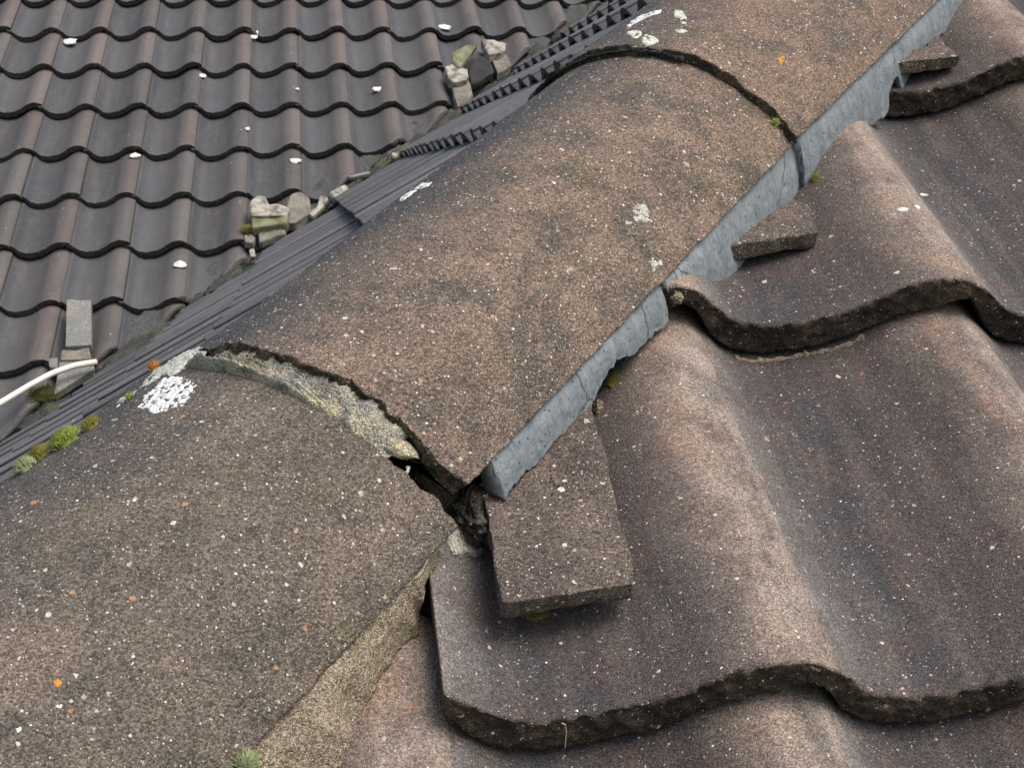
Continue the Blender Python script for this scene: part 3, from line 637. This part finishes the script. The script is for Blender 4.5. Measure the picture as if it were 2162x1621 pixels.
# ------------------------------------------------------------------ mortar that beds the ridge tiles
def edge_t(key, x, y):
    """t where the tile's right edge passes nearest to a pixel"""
    th = RIDGE[key][5]; ts = np.linspace(-.7, .9, 1601); pp = [project(q) for q in ridge_pt(key, np.full(1601, th), ts)]
    return ts[int(np.argmin([(a - x) ** 2 + (b - y) ** 2 for a, b in pp]))]
def pointing(key, top_px, bottom_px, label, seed, thick=.013, batter=-.1, n=None):
    th = RIDGE[key][5]; a, b, ta, tb, r, _ = RIDGE[key]; dd = D + ta * WD + tb * VD; dd /= np.linalg.norm(dd)
    q = -VD + batter * WD; q /= np.linalg.norm(q); e0 = ridge_pt(key, th, 0.0); nn = np.cross(dd, q)
    ta_, tb_ = edge_t(key, *top_px[0]), edge_t(key, *top_px[1])
    bt = []
    for x, y in bottom_px:
        P = hit_plane(x, y, e0 + WD * .0005, nn); w = P - e0; g_ = (w @ dd) / (D @ dd) / KR[key]; bt.append((g_, w @ q))
    bt.sort(); bt = np.array(bt); nu = n or int((tb_ - ta_) / .0011); nvv = 26
    ts = np.linspace(ta_, tb_, nu); dr = np.interp(ts, bt[:, 0], bt[:, 1]); L3 = np.stack([ts, 0 * ts, 0 * ts], -1)
    dr = np.maximum(dr + .0013 * fbm(L3, 190, seed) + .0012 * fbm(L3, 60, seed + 1), .006)
    # the low end of the strip leans: shear so that its end follows the broken end
    P = np.zeros((nu, 2 * nvv, 3)); UV = np.zeros((nu, 2 * nvv, 2)); end0 = bt[0, 0] - ta_
    for i, t in enumerate(ts):
        e = ridge_pt(key, th, t) - VD * .0008
        sh = math.exp(-(t - ta_) / .03) * end0
        for j in range(nvv):
            v = j / (nvv - 1); bul = .0006 * math.sin(math.pi * min(1, v * 1.1)) - .0035 * (1 - v) ** 3
            P[i, j] = e + q * (dr[i] * v) + dd * (sh * v) + WD * bul
            P[i, 2 * nvv - 1 - j] = P[i, j] - WD * (thick * (1 - .75 * v ** 4))
            UV[i, j] = (t, dr[i] * v); UV[i, 2 * nvv - 1 - j] = UV[i, j]
    G = P + seed
    rel = .0006 * fbm(G, 45, seed) + .0004 * fbm(G, 200, seed + 2)
    P += WD * rel[..., None]
    en = (np.exp(-np.minimum(ts - ta_, tb_ - ts) / .004))[:, None]
    P += dd * (en * .002 * fbm(G, 150, seed + 4))[..., None]
    o = link('mortar_pointing', recalc(tube_grid('mortar_pointing', P, UV)), M_point); return tag(o, label, 'mortar', 'grey mortar pointing under the ridge')
pointing('M', [(1047, 972), (1398, 592)], [(1065, 1062), (1085, 1035), (1110, 1005), (1150, 962), (1190, 915), (1215, 900), (1240, 872), (1255, 842), (1290, 775), (1302, 755), (1345, 742), (1365, 712), (1395, 690), (1415, 665), (1421, 645)],
         'grey mortar pointing, lowest stretch, ending free beside the dark joint', 5)
pointing('M', [(1403, 588), (1704, 274)], [(1412, 612), (1430, 600), (1450, 583), (1475, 594), (1490, 588), (1515, 597), (1545, 572), (1562, 548), (1580, 520), (1588, 502), (1610, 484), (1660, 432), (1682, 406), (1695, 392), (1706, 380), (1718, 362), (1728, 340)],
         'grey mortar pointing, middle stretch, hanging ragged over the chipped roof tile', 9)
pointing('U', [(1692, 287), (2030, -45)], [(1702, 392), (1712, 372), (1725, 340), (1760, 312), (1805, 268), (1822, 254), (1845, 252), (1862, 236), (1875, 215), (1878, 185), (1888, 150), (1896, 146), (1904, 178), (1912, 165), (1925, 130), (1938, 104), (1962, 82), (1990, 52), (2020, 38), (2036, 2), (2060, -30)],
         'grey mortar pointing, uppermost stretch, with a hooked point above a dark butt edge', 14)
# dark bedding inside the ridge
def core(label, key, t0, t1, dr, seed, m, phimax=1.2, down=.08, name='mortar_bedding'):
    ph = np.linspace(-phimax, phimax, 60); nu = 90; ts = np.linspace(t0, t1, nu)
    P = np.zeros((nu + 3, 62, 3))
    for i in range(nu + 3):
        t = ts[max(0, i - 3)]; k = [.25, .6, .88][i] if i < 3 else 1.0
        arc = ridge_pt(key, ph, np.full(60, t), dr); c = ridge_pt(key, 0.0, t, dr) - VD * .06
        a = np.vstack([arc[0] - VD * down, arc, arc[-1] - VD * down]); P[i] = c + (a - c) * k
    G = P + seed; P += D * (.006 * fbm(G, 40, seed) + .003 * fbm(G, 140, seed + 2))[..., None] + VD * (.004 * fbm(G, 45, seed + 3) + .0015 * fbm(G, 200, seed + 4))[..., None] + WD * (.004 * fbm(G, 50, seed + 8) + .0015 * fbm(G, 190, seed + 6))[..., None]
    return tag(link(name, recalc(tube_grid(name, P, np.zeros((nu + 3, 62, 2)))), m), label, 'mortar')
core('dark crumbly bedding mortar seen in the open joint under the middle ridge tile', 'M', T0M + .016, T0U + .02, -.040, 31, M_core)
core('dark bedding mortar in the gap under the top ridge tile', 'U', T0U + .014, T0U + .44, -.036, 33, M_core)
core('bedding mortar hidden inside the old ridge tile', 'L', tL - .45, tL - .006, -.026, 35, M_core)
# sandy fillet along the old tile
top = [(946, 1134), (900, 1182), (840, 1250), (760, 1340), (680, 1428), (600, 1515), (530, 1592), (450, 1690)]
bot = [(918, 1196), (905, 1212), (898, 1262), (884, 1308), (886, 1340), (842, 1364), (806, 1432), (772, 1488), (752, 1528), (744, 1568), (706, 1624), (650, 1710)]
nu, nv = 260, 40; tp2, bp2 = resamp(top, nu), resamp(bot, nu); P = np.zeros((nu, 2 * nv, 3)); thL = RIDGE['L'][5]
tA, tB = edge_t('L', *top[0]), edge_t('L', *top[-1])
tts = np.array([edge_t('L', *q) for q in tp2[::10]]); tts = np.interp(np.arange(nu), np.arange(0, nu, 10), tts)
BB = [hit_tiles(x, y, .0015) for x, y in bp2]; BB = np.array([q if q is not None else hit_near(x, y, -.02) for q, (x, y) in zip(BB, bp2)])
dd_ = np.linalg.norm(BB - CP, axis=1); dd_ = np.array([np.median(dd_[max(0, i - 14):i + 15]) for i in range(nu)]); dd_ = np.convolve(np.pad(dd_, 8, 'edge'), np.ones(17) / 17, 'valid')
BB = CP + (BB - CP) * (dd_ / np.linalg.norm(BB - CP, axis=1))[:, None]
for i in range(nu):
    a = ridge_pt('L', thL, tts[i]) - WD * .004 - VD * .0015; b = BB[i]
    for j in range(nv):
        v = j / (nv - 1); P[i, j] = a + (b - a) * v + N * (.006 * math.sin(math.pi * v) + .003 * math.sin(math.pi * v) * v); P[i, 2 * nv - 1 - j] = a + (b - a) * v - N * (.012 + .02 * (1 - v)) - WD * .01
G = P * 1.0; P += N * (.0022 * fbm(G, 55, 41) + .0009 * fbm(G, 230, 42))[..., None] + X * (.0016 * fbm(G, 90, 43))[..., None]
tag(link('mortar_fillet', recalc(tube_grid('mortar_fillet', P, np.zeros((nu, 2 * nv, 2)))), M_sand), 'sandy brown mortar fillet along the lower edge of the old ridge tile', 'mortar')

# ------------------------------------------------------------------ lumps, slips, fragments
def prism(name, pts, n, thick, material, label, cat, group=None, rough=.0012, seed=0, taper=.0, sub=.004, top_px=None):
    """a slab: polygon pts (3-D, top face), extruded along -n, remeshed finely and roughened"""
    n = np.array(n, float); bm = bmesh.new(); k = len(pts); c = np.mean(pts, axis=0)
    tv = [bm.verts.new(tuple(p)) for p in pts]; bv = [bm.verts.new(tuple(np.array(p) - n * thick + (np.array(p) - c) * taper)) for p in pts]
    bm.faces.new(tv); bm.faces.new(list(reversed(bv)))
    for i in range(k): bm.faces.new((tv[i], bv[i], bv[(i + 1) % k], tv[(i + 1) % k]))
    bmesh.ops.recalc_face_normals(bm, faces=bm.faces); bmesh.ops.triangulate(bm, faces=bm.faces)
    for _ in range(9):
        e = [q for q in bm.edges if q.calc_length() > sub]
        if not e or len(bm.verts) > 60000: break
        bmesh.ops.subdivide_edges(bm, edges=e, cuts=1); bmesh.ops.triangulate(bm, faces=[f for f in bm.faces if len(f.verts) > 3])
    bmesh.ops.smooth_vert(bm, verts=bm.verts, factor=.5, use_axis_x=True, use_axis_y=True, use_axis_z=True)
    bm.normal_update(); V = np.array([v.co for v in bm.verts]); Nn = np.array([v.normal for v in bm.verts]); sc = .12 / max(sub * 6, .004)
    h = rough * (.8 * fbm(V, sc * 6, seed) + .9 * fbm(V, sc * 1.6, seed + 3, 2) + .7 * np.abs(fbm(V, sc * 3, seed + 6, 2)))
    V = V + Nn * h[:, None]
    for v, q in zip(bm.verts, V): v.co = q
    me = bpy.data.meshes.new(name); bm.to_mesh(me); bm.free(); me.polygons.foreach_set('use_smooth', [True] * len(me.polygons))
    return tag(link(name, me, material), label, cat, group)
hs = -.010
def near_poly(px, h): return [hit_near(x, y, h) for x, y in px]
def slip(px, h0, tilt, label, seed):
    pts = [hit_near(x, y, h0 + tilt * k) for k, (x, y) in zip((1, 1, 0, 0), px)]
    return prism('tile_slip', pts, N, .0125, M_slip, label, 'tile slip', 'tile slips wedged under the ridge', rough=.0017, seed=seed, sub=.0022)
slip([(1012, 1010), (1246, 850), (1340, 1232), (1062, 1272)], -.0065, -.012, 'rectangular concrete tile slip lying in the trough below the middle ridge tile', 51)
slip([(1560, 400), (1690, 400), (1727, 490), (1545, 518)], -.020, -.024, 'small dark tile slip half hidden behind the ragged mortar, above the chipped roof tile', 52)
slip([(1880, 60), (1985, 78), (2031, 118), (1890, 132)], -.012, -.012, 'small tile slip at the top right, under the uppermost mortar', 53)
def lump(name, centre, rad, material, label, cat, group=None, seed=0, sub=4, amp=.35, fr=None, parent=None):
    bm = bmesh.new(); bmesh.ops.create_icosphere(bm, subdivisions=sub, radius=1.0)
    V = np.array([v.co for v in bm.verts]); r = 1 + amp * fbm(V, 1.6, seed) + amp * .35 * fbm(V, 6, seed + 4); V = V * r[:, None]
    A = np.array(fr if fr is not None else [X, U, N]); Wv = np.array(centre) + (V * np.array(rad)) @ A
    for v, q in zip(bm.verts, Wv): v.co = q
    me = bpy.data.meshes.new(name); bm.to_mesh(me); bm.free(); me.polygons.foreach_set('use_smooth', [True] * len(me.polygons))
    o = link(name, me, material, parent); return tag(o, label, cat, group) if label else o
prism('mortar_lump', [hit_tiles(x, y, .004) for x, y in [(950, 1104), (966, 1092), (984, 1104), (1000, 1130), (1018, 1160), (1000, 1168), (980, 1160), (960, 1165), (948, 1138)]], N, .008, M_pale, 'pale mortar scrap in the open joint beside the tile slip', 'mortar', rough=.0014, seed=3, sub=.0018)
lump('mortar_lump', hit_near(1005, 1095, -.030), (.012, .014, .010), M_core, 'dark crumbled mortar lump under the broken corner of the middle ridge tile', 'mortar', seed=4, sub=6, amp=.6)
lump('mortar_lump', hit_tiles(1428, 626, .001), (.004, .005, .004), M_sand, 'small rusty brown mortar lump at the chipped roll', 'mortar', seed=5)
lump('mortar_lump', hit_tiles(1266, 862, -.001), (.004, .006, .004), M_sand, 'mossy crumb of mortar beside the upper corner of the large tile slip', 'mortar', seed=6)
fp = ridge_pt('M', hit_ridge('M', 866, 908)[0], T0M - .006, -.011)
lump('mortar_finger', fp, (.0125, .0065, .0055), M_crust, 'rounded yellowish finger of mortar poking from the ridge joint', 'mortar', seed=8, amp=.22, fr=[(WD - .55 * VD) / np.linalg.norm(WD - .55 * VD), D, (VD + .55 * WD) / np.linalg.norm(VD + .55 * WD)])

# debris in the valley, lying on the far roof's cut tiles
def fpoly(px, h): return [hit_far(x, y, h) for x, y in px]
FP = 'mortar and slips left in the valley'
def fprism(px, h, th, m, label, cat, seed, rough=.007, name='mortar_lump', sub=.008): return prism(name, fpoly(px, h), N, th, m, label, cat, FP, rough=rough, seed=seed, sub=sub)
fprism([(141, 632), (193, 632), (195, 728), (137, 731)], .022, .03, M_slate, 'grey oblong tile slip lying upright on the far roof near the cream cable', 'tile slip', 61, .002, 'tile_slip')
fprism([(130, 739), (188, 733), (194, 757), (126, 760)], .010, .03, M_greymort, 'weathered mortar block just below the grey oblong slip', 'mortar', 62)
fprism([(125, 762), (196, 757), (200, 778), (114, 832)], .000, .03, M_slate, 'grey slip behind the cream cable end', 'tile slip', 63, .002, 'tile_slip')
fprism([(102, 757), (122, 754), (121, 778), (104, 774)], .004, .02, M_slate, 'tiny grey slip left of the weathered mortar block', 'tile slip', 64, .002, 'tile_slip')
fprism([(530, 424), (545, 411), (561, 415), (568, 432), (586, 431), (611, 441), (606, 455), (531, 456)], .045, .035, M_pale, 'whitish mortar lump, L-shaped, on top of a green-stained block', 'mortar', 65)
fprism([(531, 456), (606, 453), (603, 470), (580, 474), (535, 481)], .036, .04, M_greenmort, 'green-stained mortar block under the whitish lump', 'mortar', 66)
fprism([(545, 478), (598, 472), (600, 492), (550, 510)], .005, .03, M_greymort, 'grey-brown mortar slab below the green-stained block', 'mortar', 67)
fprism([(612, 412), (632, 400), (652, 418), (655, 448), (625, 470), (603, 470)], .02, .04, M_greymort, 'brown rounded mortar lump right of the whitish one', 'mortar', 68)
fprism([(646, 446), (668, 438), (680, 416), (690, 420), (680, 440), (660, 456)], .02, .02, M_pale, 'whitish jagged mortar scrap at the valley edge', 'mortar', 69)
fprism([(700, 410), (728, 392), (732, 398), (708, 418)], .02, .02, M_pale, 'thin pale mortar sliver above the step in the glancing slope', 'mortar', 70)
fprism([(941, 142), (955, 136), (968, 142), (988, 146), (990, 160), (985, 170), (960, 174), (946, 166)], .04, .04, M_pale, 'whitish mortar lump capping the short left post of the gap', 'mortar', 71)
fprism([(953, 172), (986, 168), (998, 196), (985, 216), (965, 226)], .015, .04, M_greymort, 'grey mortar post below the whitish cap', 'mortar', 72)
fprism([(953, 112), (985, 96), (1009, 94), (992, 120), (970, 142), (957, 134)], .045, .02, M_greenmort, 'leaning greenish triangular mortar flake', 'mortar', 73)
fprism([(1016, 83), (1038, 87), (1070, 92), (1066, 106), (1056, 112), (1032, 116), (1026, 104)], .045, .04, M_pale, 'whitish mortar cap at the top right of the valley gap', 'mortar', 74)
fprism([(1034, 116), (1066, 108), (1078, 138), (1072, 146), (1050, 156), (1044, 140)], .02, .04, M_greymort, 'grey mortar post under the right whitish cap', 'mortar', 75)
fprism([(826, 328), (828, 322), (850, 324), (846, 330), (830, 334)], .03, .02, M_pale, 'small bright fragment at the end of the lowest toothed course', 'mortar', 76, .002)
fprism([(735, 372), (780, 362), (781, 366), (738, 375)], .0, .015, M_slate, 'thin pinkish slip wedged in the valley', 'tile slip', 77, .001, 'tile_slip')
fprism([(526, 526), (536, 524), (540, 540), (528, 542)], .02, .02, M_pale, 'small white mortar crumb at the valley edge', 'mortar', 78, .002)
fprism([(514, 494), (530, 490), (542, 498), (534, 512), (516, 510)], .012, .03, M_greymort, 'round brown mortar lump on the mossy tile end', 'mortar', 79)
fprism([(990, 150), (1000, 128), (1030, 118), (1044, 152), (1012, 172), (996, 178)], .02, .03, M_deck, 'near-black slab standing in for the shaded hole between the two mortar posts', 'mortar', 80)  # slab added to paint the deep shade of the hole between the posts
# mossy bedding that shows under the cut tile ends along the valley
seg = [(60, 855, .10), (250, 690, .16), (345, 618, .16), (430, 568, .14), (505, 535, .12), (705, 402, .13), (790, 345, .12), (850, 300, .14), (925, 238, .14), (1010, 175, .14), (1090, 110, .14), (1150, 60, .12)]
for n, (x, y, sz) in enumerate(seg):
    p = hit_far(x, y, -.05); q = (p[0] + p[1] - VAL) / 2; c = on_far(q - .012, q + VAL + .012, -.045)
    lump('valley_mortar', c + N * -.005, (.06, sz, .035), M_mossmort, 'dark mossy bedding mortar in the valley, %s lump up from the lower end' % ORD[n], 'mortar', 'mossy valley mortar', seed=90 + n, amp=.5,
         fr=[np.array([2 ** -.5, -2 ** -.5, 0]), D, np.cross(D, [2 ** -.5, -2 ** -.5, 0])])
# white splashes on the far roof
for n, (x, y, rx, ry, rot, lab) in enumerate([(146, 88, 14, 8, .3, 'white ring-shaped splash near the top left of the far roof'), (535, 74, 9, 10, .4, 'white splash at a butt edge in the middle of the far roof'),
        (427, 160, 7, 5, .2, 'small white splash left of the middle of the far roof'), (285, 328, 10, 6, .1, 'round white splash under a butt edge on the left'),
        (624, 340, 11, 6, 0, 'oval white splash two tiles above the whitish mortar lump'), (381, 557, 13, 7, 0, 'big oval white splash lowest on the far roof'),
        (938, 57, 13, 7, .4, 'white splash on the roll at the upper right of the far roof'), (797, 188, 11, 6, -.5, 'slanting white splash left of the valley gap'),
        (523, 272, 5, 4, .3, 'tiny white splash in the middle of the far roof'), (628, 188, 4, 3, 0, 'pinhead white splash in the centre of the far roof')]):
    c = hit_far(x, y, -.012)
    # lay it on the tile: find the tile surface height there
    s_ = ((c - O_FAR) @ X / TW) % 1; t_ = ((c - O_FAR) @ U) % TG; hh = -TH * float(wave(s_)) - .098 * t_
    c = hit_far(x, y, hh + .004); r = RC[2] @ (c - CP) / F
    lump('white_splash', c, (rx * r, ry * r * 1.5, .0016), M_white, lab, 'white splash', 'white splashes on the far roof', seed=110 + n, sub=3, amp=.4)
# cable
def tube(name, pts, rad, material, label, cat, seg=12, wob=0.0):
    pts = [np.array(p) for p in pts]; a = np.array(pts); n = 60; d = np.concatenate([[0], np.cumsum(np.linalg.norm(np.diff(a, axis=0), axis=1))]); s = np.linspace(0, d[-1], n)
    c = np.stack([np.interp(s, d, a[:, k]) for k in range(3)], -1)
    for _ in range(4): c[1:-1] = (c[:-2] + 2 * c[1:-1] + c[2:]) / 4
    T = np.gradient(c, axis=0); T /= np.linalg.norm(T, axis=1)[:, None]; A = np.cross(T, N); A /= np.linalg.norm(A, axis=1)[:, None]; B = np.cross(A, T)
    ang = np.linspace(0, 2 * math.pi, seg, endpoint=False); wv = 1 + wob * fbm(np.stack([s * 260, 0 * s, 0 * s], -1), 1.0, 5)[:, None, None] if wob else 1.0; P = c[:, None] + rad * wv * (np.cos(ang)[None, :, None] * A[:, None] + np.sin(ang)[None, :, None] * B[:, None])
    return tag(link(name, recalc(tube_grid(name, P, np.zeros((n, seg, 2)))), material), label, cat)
tube('cable', [hit_far(x, y, h) for x, y, h in [(-60, 884, .03), (0, 851, .035), (60, 815, .04), (110, 788, .045), (160, 771, .045), (204, 764, .035)]], .0098, M_cable, 'cream plastic cable with an orange stain, running off the lower left', 'cable')

# ------------------------------------------------------------------ moss cushions and stems
def moss(label, base, nrm, rx, ry, hgt, material, n, seed, blade=.006, along=None, spread=1.0):
    rr = random.Random(seed); nrm = np.array(nrm) / np.linalg.norm(nrm); a = np.array(along if along is not None else D); a = a - nrm * (a @ nrm); a /= np.linalg.norm(a); b = np.cross(nrm, a)
    V, Fc = [], []
    for i in range(n):
        u, v = rr.gauss(0, .45), rr.gauss(0, .45)
        if u * u + v * v > 1: continue
        k = math.sqrt(1 - u * u - v * v); p = base + a * (u * rx) + b * (v * ry) + nrm * (hgt * k - .0005)
        dr = a * (u * .8 + rr.uniform(-.4, .4)) * spread + b * (v * .8 + rr.uniform(-.4, .4)) * spread + nrm * (k + .25); dr /= np.linalg.norm(dr)
        L = blade * rr.uniform(.6, 1.2); w = blade * rr.uniform(.10, .17); q = np.cross(dr, [rr.uniform(-1, 1) for _ in range(3)]); q /= np.linalg.norm(q); z = np.cross(dr, q)
        m = len(V); V += [p + q * w, p - q * w * .5 + z * w * .9, p - q * w * .5 - z * w * .9, p + dr * L]; Fc += [(m, m + 1, m + 3), (m + 1, m + 2, m + 3), (m + 2, m, m + 3)]
    # the mound they grow on
    rx, ry, hgt = rx * .72, ry * .72, hgt * .8
    m0 = len(V); nu, nv = 9, 16
    for i in range(nu):
        e = i / (nu - 1) * math.pi / 2
        for j in range(nv):
            t = 2 * math.pi * j / nv; V.append(base + a * (rx * math.cos(e) * math.cos(t)) + b * (ry * math.cos(e) * math.sin(t)) + nrm * (hgt * math.sin(e) - .001))
    for i in range(nu - 1):
        for j in range(nv): Fc.append((m0 + i * nv + j, m0 + i * nv + (j + 1) % nv, m0 + (i + 1) * nv + (j + 1) % nv, m0 + (i + 1) * nv + j))
    return tag(link('moss_cushion', pydata('moss_cushion', V, Fc, [(0, 0)] * len(V)), material), label, 'moss', 'moss cushions')
def rmoss(key, x, y, label, rx, ry, h, m, n, seed, blade=.004):
    rx, ry, h, blade = rx * .78, ry * .82, h * .9, blade * .85
    phi, t = hit_ridge(key, x, y); p = ridge_pt(key, phi, t); nr = math.sin(phi) * WD + math.cos(phi) * VD
    return moss(label, p, nr, rx, ry, h, m, n, seed, blade)
rmoss('L', 143, 934, 'bright green moss cushion with pale hairs, largest on the old ridge tile', .0125, .008, .007, M_moss, 900, 1)
rmoss('L', 90, 966, 'olive moss cushion below the bright green one', .009, .006, .006, M_mossY, 500, 2)
rmoss('L', 58, 992, 'dark moss cushion with white hairs, lowest on the ridge outline', .008, .006, .006, M_mossP, 450, 3)
rmoss('L', 194, 900, 'yellow-olive moss tuft above the bright green cushion', .008, .004, .004, M_mossY, 300, 4, .0035)
rmoss('L', 275, 841, 'tiny green moss tuft beside the white lichen', .004, .003, .002, M_moss, 120, 5, .003)
rmoss('L', 328, 778, 'small orange-brown moss tuft at the ridge outline', .005, .003, .003, plain('rusty_moss', [(.32, .12, .02), (.40, .20, .03)], 200), 150, 6, .004)
rmoss('M', 1190, 146, 'thin line of yellow-green moss at the upper joint', .016, .003, .003, M_moss, 350, 7, .003)
rmoss('L', 515, 1616, 'pale mossy tuft at the bottom edge against the sandy mortar', .008, .006, .004, M_mossP, 600, 8, .005)
moss('dark moss under the butt of the large tile slip', hit_near(1130, 1300, -.036), N, .007, .003, .002, M_mossY, 260, 9, .003, along=X)
moss('moss patch in the valley under the cream cable', hit_far(95, 832, -.01), N, .055, .045, .008, plain('dark_moss', [(.03, .035, .008), (.075, .08, .015)], 60), 900, 10, .010, along=X)
moss('moss on the tile end beside the round mortar lump', hit_far(533, 488, .0), N, .05, .02, .015, M_mossY, 500, 11, .012, along=X)
moss('speck of moss at the right end of the upper ridge joint', hit_near(1636, 262, .048), N, .004, .003, .002, M_moss, 90, 12, .003)
moss('dark green moss film on the tile under the lowest grey mortar', hit_tiles(1300, 800), N, .011, .006, .0015, M_mossY, 420, 13, .0018)
moss('moss speck in the notch under the two grey mortar stretches', hit_tiles(1722, 378), N, .006, .004, .003, M_mossY, 200, 14, .0022)
tube('mortar_remnant', [hit_tiles(x, y, -.0008) for x, y in [(1550, 756), (1590, 764), (1640, 760), (1690, 751), (1740, 742), (1785, 731), (1825, 712)]], .0021, M_sand, 'thin crust of old mortar along the bottom of the chipped tile butt', 'mortar', seg=14, wob=.5)
for n, (x, y, rx, ry, lab) in enumerate([(1905, 443, .0042, .0016, 'white fleck lying on the lit roll of the right tiles, lowest of three'), (1936, 438, .0022, .0014, 'white fleck on the lit roll, small middle one'), (1945, 412, .0055, .0012, 'long white fleck on the lit roll, uppermost of three')]):
    lump('white_splash', hit_tiles(x, y), (rx, ry * 1.6, .0007), M_white, lab, 'white splash', 'white flecks on the right tiles', seed=140 + n, sub=3, amp=.4)
# a hair-thin dry stem on the long butt edge
tube('dry_stem', [hit_plane(x, y, U * -.0035, U) for x, y in [(1186, 1526), (1193, 1528), (1196, 1545), (1194, 1562), (1193, 1578)]], .0003, M_straw, 'hair-thin pale stem hanging on the long curved butt edge', 'stem', seg=6)
